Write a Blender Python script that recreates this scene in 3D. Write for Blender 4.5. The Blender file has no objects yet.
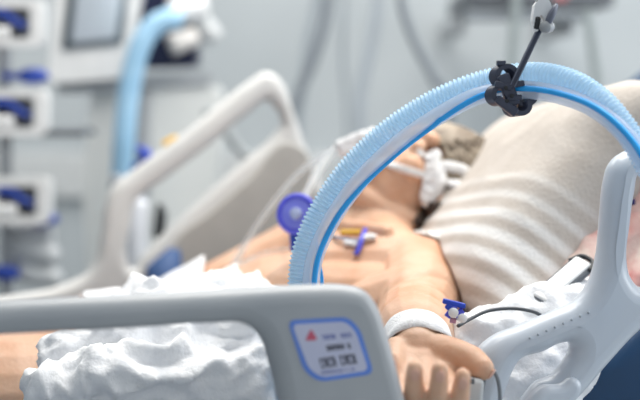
import bpy, bmesh, math, random
from mathutils import Vector, Matrix, noise
from mathutils.bvhtree import BVHTree
random.seed(7)
SC = bpy.context.scene
COL = SC.collection
PI = math.pi
R = math.radians

# ------------------------------------------------------------------ camera
ZC, PITCH, FPX = 1.20, R(4.0), 640 * 85 / 36.0
cam_d = bpy.data.cameras.new('camera'); cam = bpy.data.objects.new('camera', cam_d); COL.objects.link(cam)
cam.location = (0, 0, ZC); cam.rotation_euler = (PI / 2 - PITCH, 0, 0)
cam_d.lens = 85; cam_d.sensor_width = 36
cam_d.dof.use_dof = True; cam_d.dof.focus_distance = 1.60; cam_d.dof.aperture_fstop = 2.6
cam_d.clip_start = 0.05
SC.camera = cam
# ------------------------------------------------------------------ world, light, exposure
w = bpy.data.worlds.new('world'); SC.world = w; w.use_nodes = True
bg = w.node_tree.nodes['Background']; bg.inputs[0].default_value = (0.86, 0.93, 1.0, 1); bg.inputs[1].default_value = 0.46
def area(name, loc, rot, sx, sy, power, col=(1, 1, 1)):
    l = bpy.data.lights.new(name, 'AREA'); l.shape = 'RECTANGLE'; l.size = sx; l.size_y = sy; l.energy = power; l.color = col
    o = bpy.data.objects.new(name, l); COL.objects.link(o); o.location = loc; o.rotation_euler = rot
    return o
area('ceiling_panel_light', (0.5, 2.1, 2.66), (0, 0, 0), 1.8, 1.2, 40, (1.0, 0.97, 0.92))
area('rear_panel_light', (-0.4, 3.3, 2.66), (0, 0, 0), 2.4, 0.8, 22, (1.0, 0.98, 0.95))
area('window_light', (2.6, 1.9, 1.7), (0, R(82), 0), 1.4, 1.8, 26, (0.93, 0.97, 1.0))
vs = SC.view_settings; vs.view_transform = 'Standard'; vs.look = 'None'; vs.gamma = 1.0; vs.use_curve_mapping = False
vs.exposure = 0.46

# ------------------------------------------------------------------ helpers: coordinates
YAW = R(15)
U = Vector((math.cos(YAW), math.sin(YAW), 0)); V = Vector((-math.sin(YAW), math.cos(YAW), 0))
O = Vector((0, 1.48, ZC))
def B(s, t, z): return O + U * s + V * t + Vector((0, 0, z))          # bed frame -> world
CAM = Vector((0, 0, ZC))
def ray(px, py):
    x = (px - 320) / FPX; y = (200 - py) / FPX
    c, s_ = math.cos(PITCH), math.sin(PITCH)
    return Vector((x, c + y * s_, -s_ + y * c))
def D(px, py, Y): r = ray(px, py); return CAM + r * (Y / r.y)         # point at depth Y
def onplane(px, py, t):                                                # hit a plane of the bed frame, give (s, z)
    r = ray(px, py); k = (V.dot(O + V * t - CAM)) / V.dot(r); p = CAM + r * k
    return Vector((U.dot(p - O), p.z - ZC))
# ------------------------------------------------------------------ helpers: materials
def lin(h):
    if isinstance(h, str):
        h = h.lstrip('#'); h = [int(h[i:i + 2], 16) / 255 for i in (0, 2, 4)]
    return tuple((c / 12.92 if c <= 0.04045 else ((c + 0.055) / 1.055) ** 2.4) for c in h) + (1,)
MATS = {}
def mat(name, col, rough=0.5, col2=None, nscale=30, bump=0.0, bscale=120, sss=0, metal=0, trans=0, alpha=1, coat=0, emit=0):
    if name in MATS: return MATS[name]
    m = bpy.data.materials.new(name); m.use_nodes = True; nt = m.node_tree; p = nt.nodes['Principled BSDF']
    p.inputs['Roughness'].default_value = rough; p.inputs['Metallic'].default_value = metal
    tc = nt.nodes.new('ShaderNodeTexCoord')
    n = nt.nodes.new('ShaderNodeTexNoise'); n.inputs['Scale'].default_value = nscale; n.inputs['Detail'].default_value = 4
    nt.links.new(tc.outputs['Object'], n.inputs['Vector'])
    mx = nt.nodes.new('ShaderNodeMix'); mx.data_type = 'RGBA'
    a = lin(col); b = lin(col2) if col2 else tuple(c * 0.93 for c in a[:3]) + (1,)
    mx.inputs['A'].default_value = a; mx.inputs['B'].default_value = b
    rp = nt.nodes.new('ShaderNodeMapRange'); rp.inputs[1].default_value = 0.35; rp.inputs[2].default_value = 0.68
    nt.links.new(n.outputs['Fac'], rp.inputs[0]); nt.links.new(rp.outputs[0], mx.inputs['Factor'])
    nt.links.new(mx.outputs['Result'], p.inputs['Base Color'])
    if bump:
        n2 = nt.nodes.new('ShaderNodeTexNoise'); n2.inputs['Scale'].default_value = bscale; n2.inputs['Detail'].default_value = 3
        nt.links.new(tc.outputs['Object'], n2.inputs['Vector'])
        bp = nt.nodes.new('ShaderNodeBump'); bp.inputs['Strength'].default_value = bump; bp.inputs['Distance'].default_value = 0.004
        nt.links.new(n2.outputs['Fac'], bp.inputs['Height']); nt.links.new(bp.outputs['Normal'], p.inputs['Normal'])
    if sss:
        p.inputs['Subsurface Weight'].default_value = sss; p.inputs['Subsurface Radius'].default_value = (0.9, 0.45, 0.28)
        p.inputs['Subsurface Scale'].default_value = 0.012
    if trans: p.inputs['Transmission Weight'].default_value = trans
    if alpha < 1: p.inputs['Alpha'].default_value = alpha
    if coat: p.inputs['Coat Weight'].default_value = coat
    if emit:
        nt.links.new(mx.outputs['Result'], p.inputs['Emission Color']); p.inputs['Emission Strength'].default_value = emit
    MATS[name] = m
    return m
M_wall = mat('wall_paint', '#b7bdc0', 0.75, '#aab1b5', 1.3)
M_floor = mat('floor_vinyl', '#a9aeb0', 0.4, '#9aa0a4', 3)
M_ceil = mat('ceiling_paint', '#e6e6e4', 0.8)
M_rail = mat('rail_plastic', '#cad1da', 0.3, '#c2cad4', 14, coat=0.15)
M_railgrey = mat('rail_plastic_grey', '#a8acb0', 0.36, '#a0a5aa', 14)
M_railfar = mat('far_rail_plastic', '#d6d6d4', 0.4, '#cccdcc', 9)
M_infill = mat('rail_infill', '#b3b1ac', 0.5)
M_griddot = mat('grip_dot_grey', '#aab2bc', 0.3)
M_navy = mat('navy_vinyl', '#123f66', 0.45, '#0f3758', 8)
M_navyd = mat('navy_plastic', '#0b173c', 0.5)
M_skin = mat('skin', '#d8b399', 0.5, '#c99878', 14, bump=0.16, bscale=200, sss=0.2)
M_white = mat('white_plastic', '#eceded', 0.35)
M_cloth = mat('white_cloth', '#f4f5f7', 0.9, '#eaecf0', 40, bump=0.35, bscale=170)
M_gauze = mat('gauze', '#f3f3f3', 0.95, '#e4e4e6', 160, bump=0.5, bscale=420)
M_dark = mat('slate_plastic', '#3d4356', 0.38, '#353a4c', 30)
M_darkl = mat('slate_plastic_light', '#6b7080', 0.4)
M_grey = mat('grey_plastic', '#a3a7ab', 0.45)
M_lgrey = mat('light_grey_plastic', '#c6c9ca', 0.45)
M_dgrey = mat('dark_grey_plastic', '#62676d', 0.5)
M_black = mat('black_plastic', '#24272b', 0.45)
M_cable = mat('grey_cable', '#7c838a', 0.5)
M_cabled = mat('charcoal_cable', '#4b5056', 0.5)
M_blue = mat('royal_blue_plastic', '#1b45c4', 0.35)
M_blued = mat('deep_blue_plastic', '#0c3a9c', 0.55)
M_stripe = mat('bright_blue_line', '#2fb0ff', 0.35, '#27a5f5')
M_purple = mat('violet_blue_plastic', '#5458d6', 0.3, '#4a4cc8', sss=0.1)
M_yellow = mat('yellow_tape', '#e9b93c', 0.5)
M_label = mat('label_face', '#c3c6dc', 0.4, '#bcc0d8')
M_lblue = mat('label_border', '#5f88dc', 0.4)
M_red = mat('label_red', '#c45a72', 0.4)
M_ink = mat('label_ink', '#2d2f3c', 0.5)
M_inkb = mat('label_blue_ink', '#6a76b4', 0.5)
M_screen = mat('monitor_screen', '#a9aeb8', 0.3, '#b9c3ca', 4, emit=0.45)
M_screenb = mat('screen_bezel', '#78868f', 0.3)
M_bluehose = mat('pale_blue_plastic', '#a3cbe6', 0.35, '#96c2e0')
M_steel = mat('steel', '#9da2a6', 0.3, metal=0.8)
M_nail = mat('fingernail', '#dcb09c', 0.3, '#d6a894')

def mat_hose(name, col, alpha, rough=0.22, coat=0.3):
    m = mat(name, col, rough, coat=coat, sss=0.0); nt = m.node_tree; p = nt.nodes['Principled BSDF']
    tr = nt.nodes.new('ShaderNodeBsdfTranslucent'); tr.inputs[0].default_value = lin(col)
    tp = nt.nodes.new('ShaderNodeBsdfTransparent'); tp.inputs[0].default_value = (0.97, 0.99, 1, 1)
    m1 = nt.nodes.new('ShaderNodeMixShader'); m1.inputs[0].default_value = 0.45
    m2 = nt.nodes.new('ShaderNodeMixShader'); m2.inputs[0].default_value = 1 - alpha
    nt.links.new(p.outputs[0], m1.inputs[1]); nt.links.new(tr.outputs[0], m1.inputs[2])
    nt.links.new(m1.outputs[0], m2.inputs[1]); nt.links.new(tp.outputs[0], m2.inputs[2])
    nt.links.new(m2.outputs[0], nt.nodes['Material Output'].inputs[0])
    return m
M_hoseA = mat_hose('corrugated_hose', '#cbe8fb', 0.80)
M_hoseB = mat_hose('smooth_hose', '#f0f4fa', 0.62)
M_clear = mat_hose('clear_tubing', '#e3e8ec', 0.36)

def mat_stripes():                                                    # beige linen with woven white bands across one end
    m = mat('striped_linen', '#c8c0b8', 0.92, '#bfb6ad', 25, bump=0.3, bscale=200); nt = m.node_tree; p = nt.nodes['Principled BSDF']
    base = p.inputs['Base Color'].links[0].from_socket
    at = nt.nodes.new('ShaderNodeAttribute'); at.attribute_name = 'band'
    mx = nt.nodes.new('ShaderNodeMix'); mx.data_type = 'RGBA'; mx.inputs['B'].default_value = lin('#efeeec')
    nt.links.new(at.outputs['Fac'], mx.inputs['Factor']); nt.links.new(base, mx.inputs['A']); nt.links.new(mx.outputs['Result'], p.inputs['Base Color'])
    return m
M_pillow = mat_stripes()
def mat_floral():
    m = mat('pink_print_cloth', '#e9dbd0', 0.9, '#cf8582', 24, bump=0.3, bscale=150); return m
M_floral = mat_floral()
def mat_hair():
    m = mat('hair_brown_grey', '#a39685', 0.6, '#6f6051', 45); return m
M_hair = mat_hair()
M_hairdark = mat('hair_dark', '#2e2019', 0.6, '#3d2b20', 60)

# ------------------------------------------------------------------ helpers: objects
ORG = {}
def tag(o, label, cat, group=None, kind=None):
    o['label'] = label; o['category'] = cat
    if group: o['group'] = group
    if kind: o['kind'] = kind
    return o
def thing(name, loc, label, cat, group=None):
    o = bpy.data.objects.new(name, None); o.empty_display_size = 0.05; COL.objects.link(o); o.location = loc; ORG[o] = Vector(loc)
    return tag(o, label, cat, group)
def mk(name, src, m, parent=None, smooth=True, base=None):
    """world-space bmesh or mesh -> one mesh object (origin at its thing's base)"""
    if isinstance(src, bmesh.types.BMesh):
        me = bpy.data.meshes.new(name); src.to_mesh(me); src.free()
    else: me = src; me.name = name
    if parent is not None: off = ORG[parent]
    elif base is not None: off = Vector(base)
    else:
        xs = [v.co for v in me.vertices]
        off = Vector(((min(c.x for c in xs) + max(c.x for c in xs)) / 2, (min(c.y for c in xs) + max(c.y for c in xs)) / 2, min(c.z for c in xs)))
    me.transform(Matrix.Translation(-off))
    me.materials.clear(); me.materials.append(m)
    if smooth:
        for p in me.polygons: p.use_smooth = True
    o = bpy.data.objects.new(name, me); COL.objects.link(o)
    if parent is not None: o.parent = parent
    if parent is None: o.location = off
    ORG[o] = off
    return o
def sharp(o, ang=35):
    try: o.data.set_sharp_from_angle(angle=R(ang))
    except Exception: pass
    return o
def new(): return bmesh.new()
def cr(pts, n=8, closed=False):                                       # catmull-rom
    P = [Vector(p) for p in pts]; out = []; N = len(P)
    for i in range(N - 1):
        p0 = P[i - 1] if i > 0 else P[0] * 2 - P[1]; p1, p2 = P[i], P[i + 1]; p3 = P[i + 2] if i + 2 < N else P[-1] * 2 - P[-2]
        for k in range(n):
            t = k / n
            out.append(0.5 * ((2 * p1) + (p2 - p0) * t + (2 * p0 - 5 * p1 + 4 * p2 - p3) * t * t + (-p0 + 3 * p1 - 3 * p2 + p3) * t ** 3))
    out.append(P[-1]); return out
def resample(path, step):
    out = [path[0].copy()]; acc = 0
    for a, b in zip(path, path[1:]):
        L = (b - a).length
        while L > 0 and acc + L >= step:
            a = a + (b - a) * ((step - acc) / L); out.append(a.copy()); L = (b - a).length; acc = 0
        acc += L
    return out
def frames(path):
    T = []
    for i in range(len(path)):
        a = path[max(0, i - 1)]; b = path[min(len(path) - 1, i + 1)]; T.append((b - a).normalized())
    n = T[0].orthogonal().normalized(); F = []
    for i, t in enumerate(T):
        n = (n - t * n.dot(t)).normalized(); F.append((t, n, t.cross(n)))
    return F
def sweep(bm, path, rad, seg=12, cap=True, sx=1.0, ref=None):
    """tube; rad number or f(i, n); with ref the section is flattened (sx) along ref"""
    F = frames(path); N = len(path); rings = []
    for i, p in enumerate(path):
        t, n, b = F[i]
        if ref is not None:
            n = (ref - t * ref.dot(t)).normalized(); b = t.cross(n)
        r = rad(i, N) if callable(rad) else rad
        rings.append([bm.verts.new(p + n * (r * sx * math.cos(2 * PI * k / seg)) + b * (r * math.sin(2 * PI * k / seg))) for k in range(seg)])
    for a, c in zip(rings, rings[1:]):
        for k in range(seg): bm.faces.new((a[k], a[(k + 1) % seg], c[(k + 1) % seg], c[k]))
    if cap: bm.faces.new(rings[0][::-1]); bm.faces.new(rings[-1])
    return bm
def tube(pts, rad, seg=12, n=8, **k): return sweep(new(), cr(pts, n), rad, seg, **k)
def box(bm, c, size, rot=None, bev=0.0, seg=3):
    tmp = new(); bmesh.ops.create_cube(tmp, size=1)
    bmesh.ops.scale(tmp, vec=Vector(size), verts=tmp.verts)
    if bev: bmesh.ops.bevel(tmp, geom=tmp.edges[:], offset=bev, segments=seg, affect='EDGES', profile=0.5)
    Mx = Matrix.Translation(Vector(c)) @ (rot.to_4x4() if rot is not None else Matrix.Identity(4))
    tmp.transform(Mx); me = bpy.data.meshes.new('t'); tmp.to_mesh(me); tmp.free(); bm.from_mesh(me); bpy.data.meshes.remove(me)
    return bm
BEDROT = Matrix.Rotation(YAW, 3, 'Z')
def axes(x, y, z): return Matrix((x, y, z)).transposed()
def ell(bm, c, r, rot=None, seg=20):
    tmp = new(); bmesh.ops.create_uvsphere(tmp, u_segments=seg, v_segments=seg // 2 + 2, radius=1)
    bmesh.ops.scale(tmp, vec=Vector(r) if not isinstance(r, (int, float)) else Vector((r, r, r)), verts=tmp.verts)
    Mx = Matrix.Translation(Vector(c)) @ (rot.to_4x4() if rot is not None else Matrix.Identity(4))
    tmp.transform(Mx); me = bpy.data.meshes.new('t'); tmp.to_mesh(me); tmp.free(); bm.from_mesh(me); bpy.data.meshes.remove(me)
    return bm
def cyl(bm, a, b, r, r2=None, seg=20):
    a = Vector(a); b = Vector(b); r2 = r if r2 is None else r2
    p = [a, a + (b - a) * 0.06, a + (b - a) * 0.94, b]
    return sweep(bm, p, lambda i, n: [r * 0.93, r, r2, r2 * 0.93][i], seg)
def capsule(bm, a, ra, b, rb, seg=14):
    tmp = new()
    for c, r in ((a, ra), (b, rb)):
        g = bmesh.ops.create_uvsphere(tmp, u_segments=seg, v_segments=seg // 2 + 1, radius=r)
        bmesh.ops.translate(tmp, vec=Vector(c), verts=g['verts'])
    h = bmesh.ops.convex_hull(tmp, input=tmp.verts[:])
    dead = [e for e in h['geom_interior'] if isinstance(e, bmesh.types.BMVert)] + [e for e in h['geom_unused'] if isinstance(e, bmesh.types.BMVert)]
    bmesh.ops.delete(tmp, geom=list(set(dead)), context='VERTS')
    me = bpy.data.meshes.new('t'); tmp.to_mesh(me); tmp.free(); bm.from_mesh(me); bpy.data.meshes.remove(me)
    return bm
def remesh(bm, voxel, smooth=4, fac=0.5):
    me = bpy.data.meshes.new('t'); bm.to_mesh(me); bm.free(); o = bpy.data.objects.new('t', me); COL.objects.link(o)
    m = o.modifiers.new('r', 'REMESH'); m.mode = 'VOXEL'; m.voxel_size = voxel
    if smooth: s = o.modifiers.new('s', 'SMOOTH'); s.factor = fac; s.iterations = smooth
    dg = bpy.context.evaluated_depsgraph_get(); dg.update()
    out = bpy.data.meshes.new_from_object(o.evaluated_get(dg)); bpy.data.objects.remove(o); bpy.data.meshes.remove(me)
    return out
def tobm(me): b = new(); b.from_mesh(me); return b
def outline(loops, t, depth, bev, conv=None, res=5):
    """filled outline(s) in a bed plane t -> solid with rounded rims; loops of (px,py)->(s,z) or raw (s,z)"""
    cu = bpy.data.curves.new('c', 'CURVE'); cu.dimensions = '2D'; cu.fill_mode = 'BOTH'; cu.resolution_u = res
    cu.extrude = max(0.0, depth / 2 - bev); cu.bevel_depth = bev; cu.bevel_resolution = 4; cu.offset = -bev
    for lp in loops:
        sp = cu.splines.new('BEZIER'); sp.bezier_points.add(len(lp) - 1); sp.use_cyclic_u = True
        for bp, p in zip(sp.bezier_points, lp):
            q = conv(p) if conv else p
            bp.co = (q[0], q[1], 0); bp.handle_left_type = bp.handle_right_type = 'AUTO'
    o = bpy.data.objects.new('c', cu); COL.objects.link(o); dg = bpy.context.evaluated_depsgraph_get(); dg.update()
    me = bpy.data.meshes.new_from_object(o.evaluated_get(dg)); bpy.data.objects.remove(o); bpy.data.curves.remove(cu)
    org = O + V * t
    Mx = Matrix(((U.x, 0, -V.x, org.x), (U.y, 0, -V.y, org.y), (0, 1, 0, org.z), (0, 0, 0, 1)))
    me.transform(Mx); return me
def rounded(pts, r, n=5):                                             # polygon with rounded corners (2D)
    out = []; N = len(pts); P = [Vector(p) for p in pts]
    for i in range(N):
        a, b, c = P[i - 1], P[i], P[(i + 1) % N]
        d1 = min(r, (a - b).length * 0.45); d2 = min(r, (c - b).length * 0.45)
        p, q = b + (a - b).normalized() * d1, b + (c - b).normalized() * d2
        for k in range(n + 1):
            t = k / n; out.append((p * (1 - t) ** 2 + b * 2 * t * (1 - t) + q * t * t))
    return out
def fbm(p, s, o=4): return noise.fractal(Vector(p) * s, 1.0, 2.0, o)
def ridge(p, s): return 1 - abs(noise.noise(Vector(p) * s)) * 2

# ------------------------------------------------------------------ setting
def struct(name, bm, m):
    o = mk(name, bm, m, smooth=False); o['kind'] = 'structure'; return o
WY, XL, XR, YN, HC = 4.1, -2.6, 3.0, -0.9, 2.7
struct('floor', box(new(), ((XL + XR) / 2, (WY + YN) / 2, -0.05), (XR - XL + .2, WY - YN + .2, 0.1)), M_floor)
struct('ceiling', box(new(), ((XL + XR) / 2, (WY + YN) / 2, HC + 0.05), (XR - XL + .2, WY - YN + .2, 0.1)), M_ceil)
struct('wall_back', box(new(), ((XL + XR) / 2, WY + 0.05, HC / 2), (XR - XL + .2, 0.1, HC)), M_wall)
struct('wall_left', box(new(), (XL - 0.05, (WY + YN) / 2, HC / 2), (0.1, WY - YN, HC)), M_wall)
struct('baseboard_back', box(new(), ((XL + XR) / 2, WY - 0.01, 0.06), (XR - XL, 0.02, 0.12), bev=0.004), M_grey)
struct('trim_1', box(new(), (0.2, WY - 0.012, 0.98), (XR - XL - 1.0, 0.024, 0.12), bev=0.006), M_lgrey)

# ------------------------------------------------------------------ bed
MT = -0.45                                                            # mattress top (z relative to the camera)
PIV, BA = 0.10, R(35)
def bedz(s): return MT + max(0.0, s - PIV) * math.tan(BA)
bed = thing('hospital_bed', B(0.0, 0.5, -ZC), 'pale grey hospital bed with moulded plastic side rails around the patient', 'bed')
T_FOOT, T_HEAD, T_FAR = -0.10, 0.02, 1.02
# near foot rail
cf = lambda p: onplane(p[0], p[1], T_FOOT)
outer = [(-330, 330), (-300, 312), (-200, 307), (-60, 303), (100, 296), (230, 289), (310, 284.5), (345, 285), (363, 290), (374, 303), (384, 330), (396, 372), (408, 420), (420, 480), (425, 520), (405, 540), (250, 545), (0, 550), (-250, 555), (-320, 550), (-340, 500), (-340, 400)]
hole = [(-290, 350), (-100, 339), (0, 334), (120, 328), (215, 322), (243, 323), (258, 334), (268, 360), (278, 400), (290, 450), (285, 490), (250, 500), (0, 505), (-260, 510), (-290, 490)]
rail = mk('side_rail', outline([outer, hole], T_FOOT, 0.036, 0.015, cf), M_railgrey, bed)
def pxpoly(pts, t, depth, r):                                         # thin raised plate on the rail's outer face
    q = rounded([onplane(p[0], p[1], t) for p in pts], r)
    bm = new(); fr = [bm.verts.new(B(a.x, t, a.y)) for a in q]; bk = [bm.verts.new(B(a.x, t + depth, a.y)) for a in q]
    bm.faces.new(fr); bm.faces.new(bk[::-1]); n = len(q)
    for i in range(n): bm.faces.new((fr[i], bk[i], bk[(i + 1) % n], fr[(i + 1) % n]))
    bmesh.ops.recalc_face_normals(bm, faces=bm.faces); return bm
tf = T_FOOT - 0.018
mk('label_border', pxpoly([(287.5, 320.5), (348, 317), (360, 329), (374, 374), (319, 382), (304, 371)], tf - 0.0006, 0.001, 0.008), M_lblue, rail, False)
mk('label_sticker', pxpoly([(292, 324.5), (345.5, 321.5), (356, 332), (368.5, 370.5), (321, 377.5), (308.5, 368)], tf - 0.0011, 0.0008, 0.006), M_label, rail, False)
bm = new()
def quad(bm, pts, t): bm.faces.new([bm.verts.new(B(*(lambda a: (a.x, t, a.y))(onplane(p[0], p[1], t)))) for p in pts])
tt = tf - 0.0014
bm2 = pxpoly([(311, 328.5), (318, 340), (305, 341)], tt, 0.0004, 0.003)
mk('red_emblem', bm2, M_red, rail, False)['label'] = 'small red three-lobed emblem'
def glyphs(x0, y0, x1, y1, h, n, t, slant=0.3, seed=1):
    rr = random.Random(seed); bm = new(); wd = (x1 - x0) / n
    for i in range(n):
        x = x0 + wd * i; y = y0 + (y1 - y0) * i / n; k = rr.random()
        if k < 0.1: continue
        def bar(ax, ay, bx, by): quad(bm, [(x + ax * wd + ay * slant * h, y + ay * h), (x + bx * wd + ay * slant * h, y + ay * h), (x + bx * wd + by * slant * h, y + by * h), (x + ax * wd + by * slant * h, y + by * h)], t)
        bar(0.0, 0, 0.28, 1); bar(0.28, 0.0, 0.8, 0.22)
        if k > 0.4: bar(0.55, 0.22, 0.83, 1)
        if k > 0.25: bar(0.28, 0.42, 0.55, 0.62)
        if k < 0.7: bar(0.28, 0.8, 0.8, 1)
    bmesh.ops.recalc_face_normals(bm, faces=bm.faces); return bm
mk('printed_text', glyphs(322, 335, 351, 332.5, 4.6, 11, tt, seed=3), M_inkb, rail, False)
mk('printed_text', glyphs(326, 345.5, 350, 342.8, 5.4, 8, tt, seed=5), M_ink, rail, False)
mk('printed_text', glyphs(319, 358.5, 355, 353.5, 9.5, 9, tt, seed=8), M_ink, rail, False)
mk('printed_text', glyphs(321, 371.5, 357, 367.5, 2.4, 16, tt, seed=11), M_inkb, rail, False)
# near head rail
ch = lambda p: onplane(p[0], p[1], T_HEAD)
outer = [(452, 470), (460, 425), (468, 378), (477, 352), (492, 337), (520, 325), (555, 310), (574, 301), (586, 288), (596, 262), (601, 215), (605, 180), (611, 163), (624, 152), (650, 143), (700, 138), (738, 148), (750, 180), (735, 240), (700, 285), (662, 310), (636, 330), (606, 362), (580, 392), (555, 420), (540, 455), (520, 490), (480, 500)]
h1 = [(519, 358), (540, 351), (561, 342), (569, 343), (570, 350), (563, 362), (551, 376), (538, 381), (526, 394), (516, 412), (510, 440), (500, 455), (492, 440), (497, 410), (505, 385), (511, 369)]
h2 = [(637, 172), (632, 190), (627, 225), (624, 258), (629, 278), (640, 287), (656, 282), (682, 258), (708, 215), (712, 178), (695, 164), (660, 166)]
rail2 = mk('side_rail', outline([outer, h1, h2], T_HEAD, 0.042, 0.0195, ch), M_rail, bed)
for i in range(8):
    p = onplane(522 + i * 8.3, 335 - i * 3.6, T_HEAD); bm = ell(new(), B(p.x, T_HEAD - 0.0208, p.y), (0.0016, 0.0013, 0.0016), BEDROT, 8)
    mk('grip_dot', bm, M_griddot, rail2)
mk('latch_cover', outline([[(508, 440), (514, 412), (523, 395), (536, 383), (552, 381), (566, 374), (573, 384), (556, 408), (540, 440)]], T_HEAD - 0.016, 0.022, 0.008, ch), M_rail, rail2)
# far head rail with its infill
cF = lambda p: onplane(p[0], p[1], T_FAR)
outer = [(-160, 330), (-150, 305), (-60, 302), (20, 294), (66, 283), (92, 266), (100, 235), (105, 202), (113, 186), (128, 174), (190, 128), (252, 79), (266, 72), (279, 79), (292, 110), (306, 150), (330, 205), (360, 300), (350, 370), (200, 372), (0, 370), (-120, 365)]
h1 = [(127, 262), (130, 225), (137, 200), (160, 182), (205, 148), (254, 109), (266, 101), (273, 106), (281, 122), (274, 134), (240, 164), (205, 195), (165, 232), (142, 256), (132, 268)]
rail3 = mk('side_rail', outline([outer, h1], T_FAR, 0.040, 0.016, cF), M_railfar, bed)
q = [(172, 244), (212, 208), (250, 175), (288, 142), (318, 212), (345, 300), (335, 350), (172, 352)]
mk('infill_panel', outline([q], T_FAR - 0.021, 0.012, 0.004, cF), M_infill, rail3)['label'] = 'warm grey recessed panel'
mk('bumper_pad', pxpoly([(147, 268), (170, 248), (181, 250), (183, 300), (147, 300)], T_FAR - 0.032, 0.010, 0.004), mat('pad_blue', '#3f5f92', 0.6), rail3)
# base, deck, posts, castors
bm = new(); box(bm, B(-0.2, 0.49, -0.64), (1.9, 0.84, 0.06), BEDROT, 0.01); mk('bed_frame', bm, M_lgrey, bed)
for s in (-0.75, 0.35): mk('lift_column', box(new(), B(s, 0.49, -0.86), (0.16, 0.3, 0.42), BEDROT, 0.02), M_lgrey, bed)
bm = new(); box(bm, B(-0.2, 0.49, -1.06), (1.7, 0.62, 0.07), BEDROT, 0.02); mk('base_frame', bm, M_grey, bed)
for s in (-0.95, 0.55):
    for t in (0.22, 0.76):
        bm = new(); cyl(bm, B(s, t - 0.02, -ZC + 0.065), B(s, t + 0.02, -ZC + 0.065), 0.065); cyl(bm, B(s, t, -ZC + 0.065), B(s, t, -1.06), 0.016); mk('castor', bm, M_dgrey, bed)
for (s, t, z0) in ((-0.3, T_FOOT + 0.012, -0.47), (-0.05, T_FOOT + 0.012, -0.47), (0.24, T_HEAD + 0.012, -0.42), (-0.1, T_FAR - 0.03, -0.36), (0.12, T_FAR - 0.03, -0.36)):
    tb = 0.12 if t < 0.5 else 0.86
    mk('rail_bracket', tube([B(s, t, z0), B(s, t, -0.62), B(s, (t + tb) / 2, -0.655), B(s, tb, -0.655)], 0.014, 10), M_steel, bed)

# mattress with raised head section
prof = [(-1.1, MT), (PIV - 0.06, MT), (PIV + 0.05, bedz(PIV + 0.05)), (0.95, bedz(0.95))]
top = cr([Vector((a, 0, b)) for a, b in prof], 10)
bm = new(); ts = [0.07, 0.075, 0.09, 0.13] + [0.13 + 0.725 * k / 10 for k in range(1, 11)] + [0.90, 0.92, 0.925]
rows = []
for i, p in enumerate(top):
    row = []
    for k, t in enumerate(ts):
        dz = [-0.03, -0.012, -0.003][k] if k < 3 else ([-0.003, -0.012, -0.03][k - len(ts) + 3] if k >= len(ts) - 3 else 0)
        row.append(bm.verts.new(B(p.x, t, p.z + dz)))
    rows.append(row)
bot = []
for i, p in enumerate(top):
    bot.append([bm.verts.new(B(p.x + 0.07 * (p.z - MT), t, p.z - 0.15)) for t in (ts[0], ts[-1])])
for i in range(len(top) - 1):
    for k in range(len(ts) - 1): bm.faces.new((rows[i][k], rows[i + 1][k], rows[i + 1][k + 1], rows[i][k + 1]))
    bm.faces.new((rows[i][0], bot[i][0], bot[i + 1][0], rows[i + 1][0])); bm.faces.new((rows[i][-1], rows[i + 1][-1], bot[i + 1][1], bot[i][1]))
    bm.faces.new((bot[i][0], bot[i][1], bot[i + 1][1], bot[i + 1][0]))
for i in (0, -1): bm.faces.new(rows[i] + [bot[i][1], bot[i][0]])
bmesh.ops.recalc_face_normals(bm, faces=bm.faces)
tag(mk('mattress', bm, M_navy), 'navy vinyl mattress with raised head section under the patient', 'mattress')

# ------------------------------------------------------------------ patient
body = new()
e = lambda c, r, rot=None: ell(body, B(*c), r, rot or BEDROT)
tilt = lambda a: BEDROT @ Matrix.Rotation(-R(a), 3, 'Y')
cap = lambda a, ra, b, rb: capsule(body, B(*a), ra, B(*b), rb)
e((-0.32, .56, -.362), (.15, .195, .088)); e((-.17, .56, -.360), (.17, .175, .086), tilt(6)); e((-.27, .43, -.365), (.17, .115, .085))
e((-.03, .56, -.364), (.16, .17, .090), tilt(12)); e((.085, .56, -.312), (.115, .17, .088), tilt(32))
e((.12, .47, -.285), (.10, .085, .075), tilt(24)); e((.115, .65, -.300), (.09, .085, .072), tilt(32))
cap((.17, .47, -.245), .062, (.17, .65, -.245), .062)
# neck and shoulder girdle
cap((.17, .56, -.235), .062, (.255, .56, -.172), .056); cap((.22, .56, -.195), .05, (.225, .43, -.225), .045); cap((.22, .56, -.195), .05, (.19, .70, -.22), .045)
cap((.165, .555, -.178), .010, (.205, .43, -.178), .010)               # collar bone
cap((.215, .535, -.155), .014, (.185, .56, -.175), .012)                # neck tendon
SH, EL, WR = (.245, .415, -.236), (.180, .24, -.264), (.113, .035, -.263)
cap(SH, .058, (.215, .33, -.252), .055); cap((.215, .33, -.252), .055, EL, .046); cap(EL, .047, (.150, .155, -.266), .047); cap((.150, .155, -.266), .047, WR, .029); cap((.20, .30, -.25), .046, (.165, .33, -.27), .05)
cap((.15, .47, -.245), .062, (.235, .42, -.235), .055); cap((.10, .46, -.275), .062, (.19, .36, -.262), .050)
SF = (.175, .735, -.235)
cap(SF, .055, (-.08, .80, -.36), .042); cap((-.08, .80, -.36), .042, (-.28, .74, -.345), .03)
e((-.33, .71, -.345), (.05, .04, .018))
for sg in (-1, 1):
    cap((-.36, .56 + sg * .09, -.37), .085, (-.80, .56 + sg * .11, -.38), .058); cap((-.80, .56 + sg * .11, -.38), .056, (-1.0, .56 + sg * .10, -.41), .040)
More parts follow.
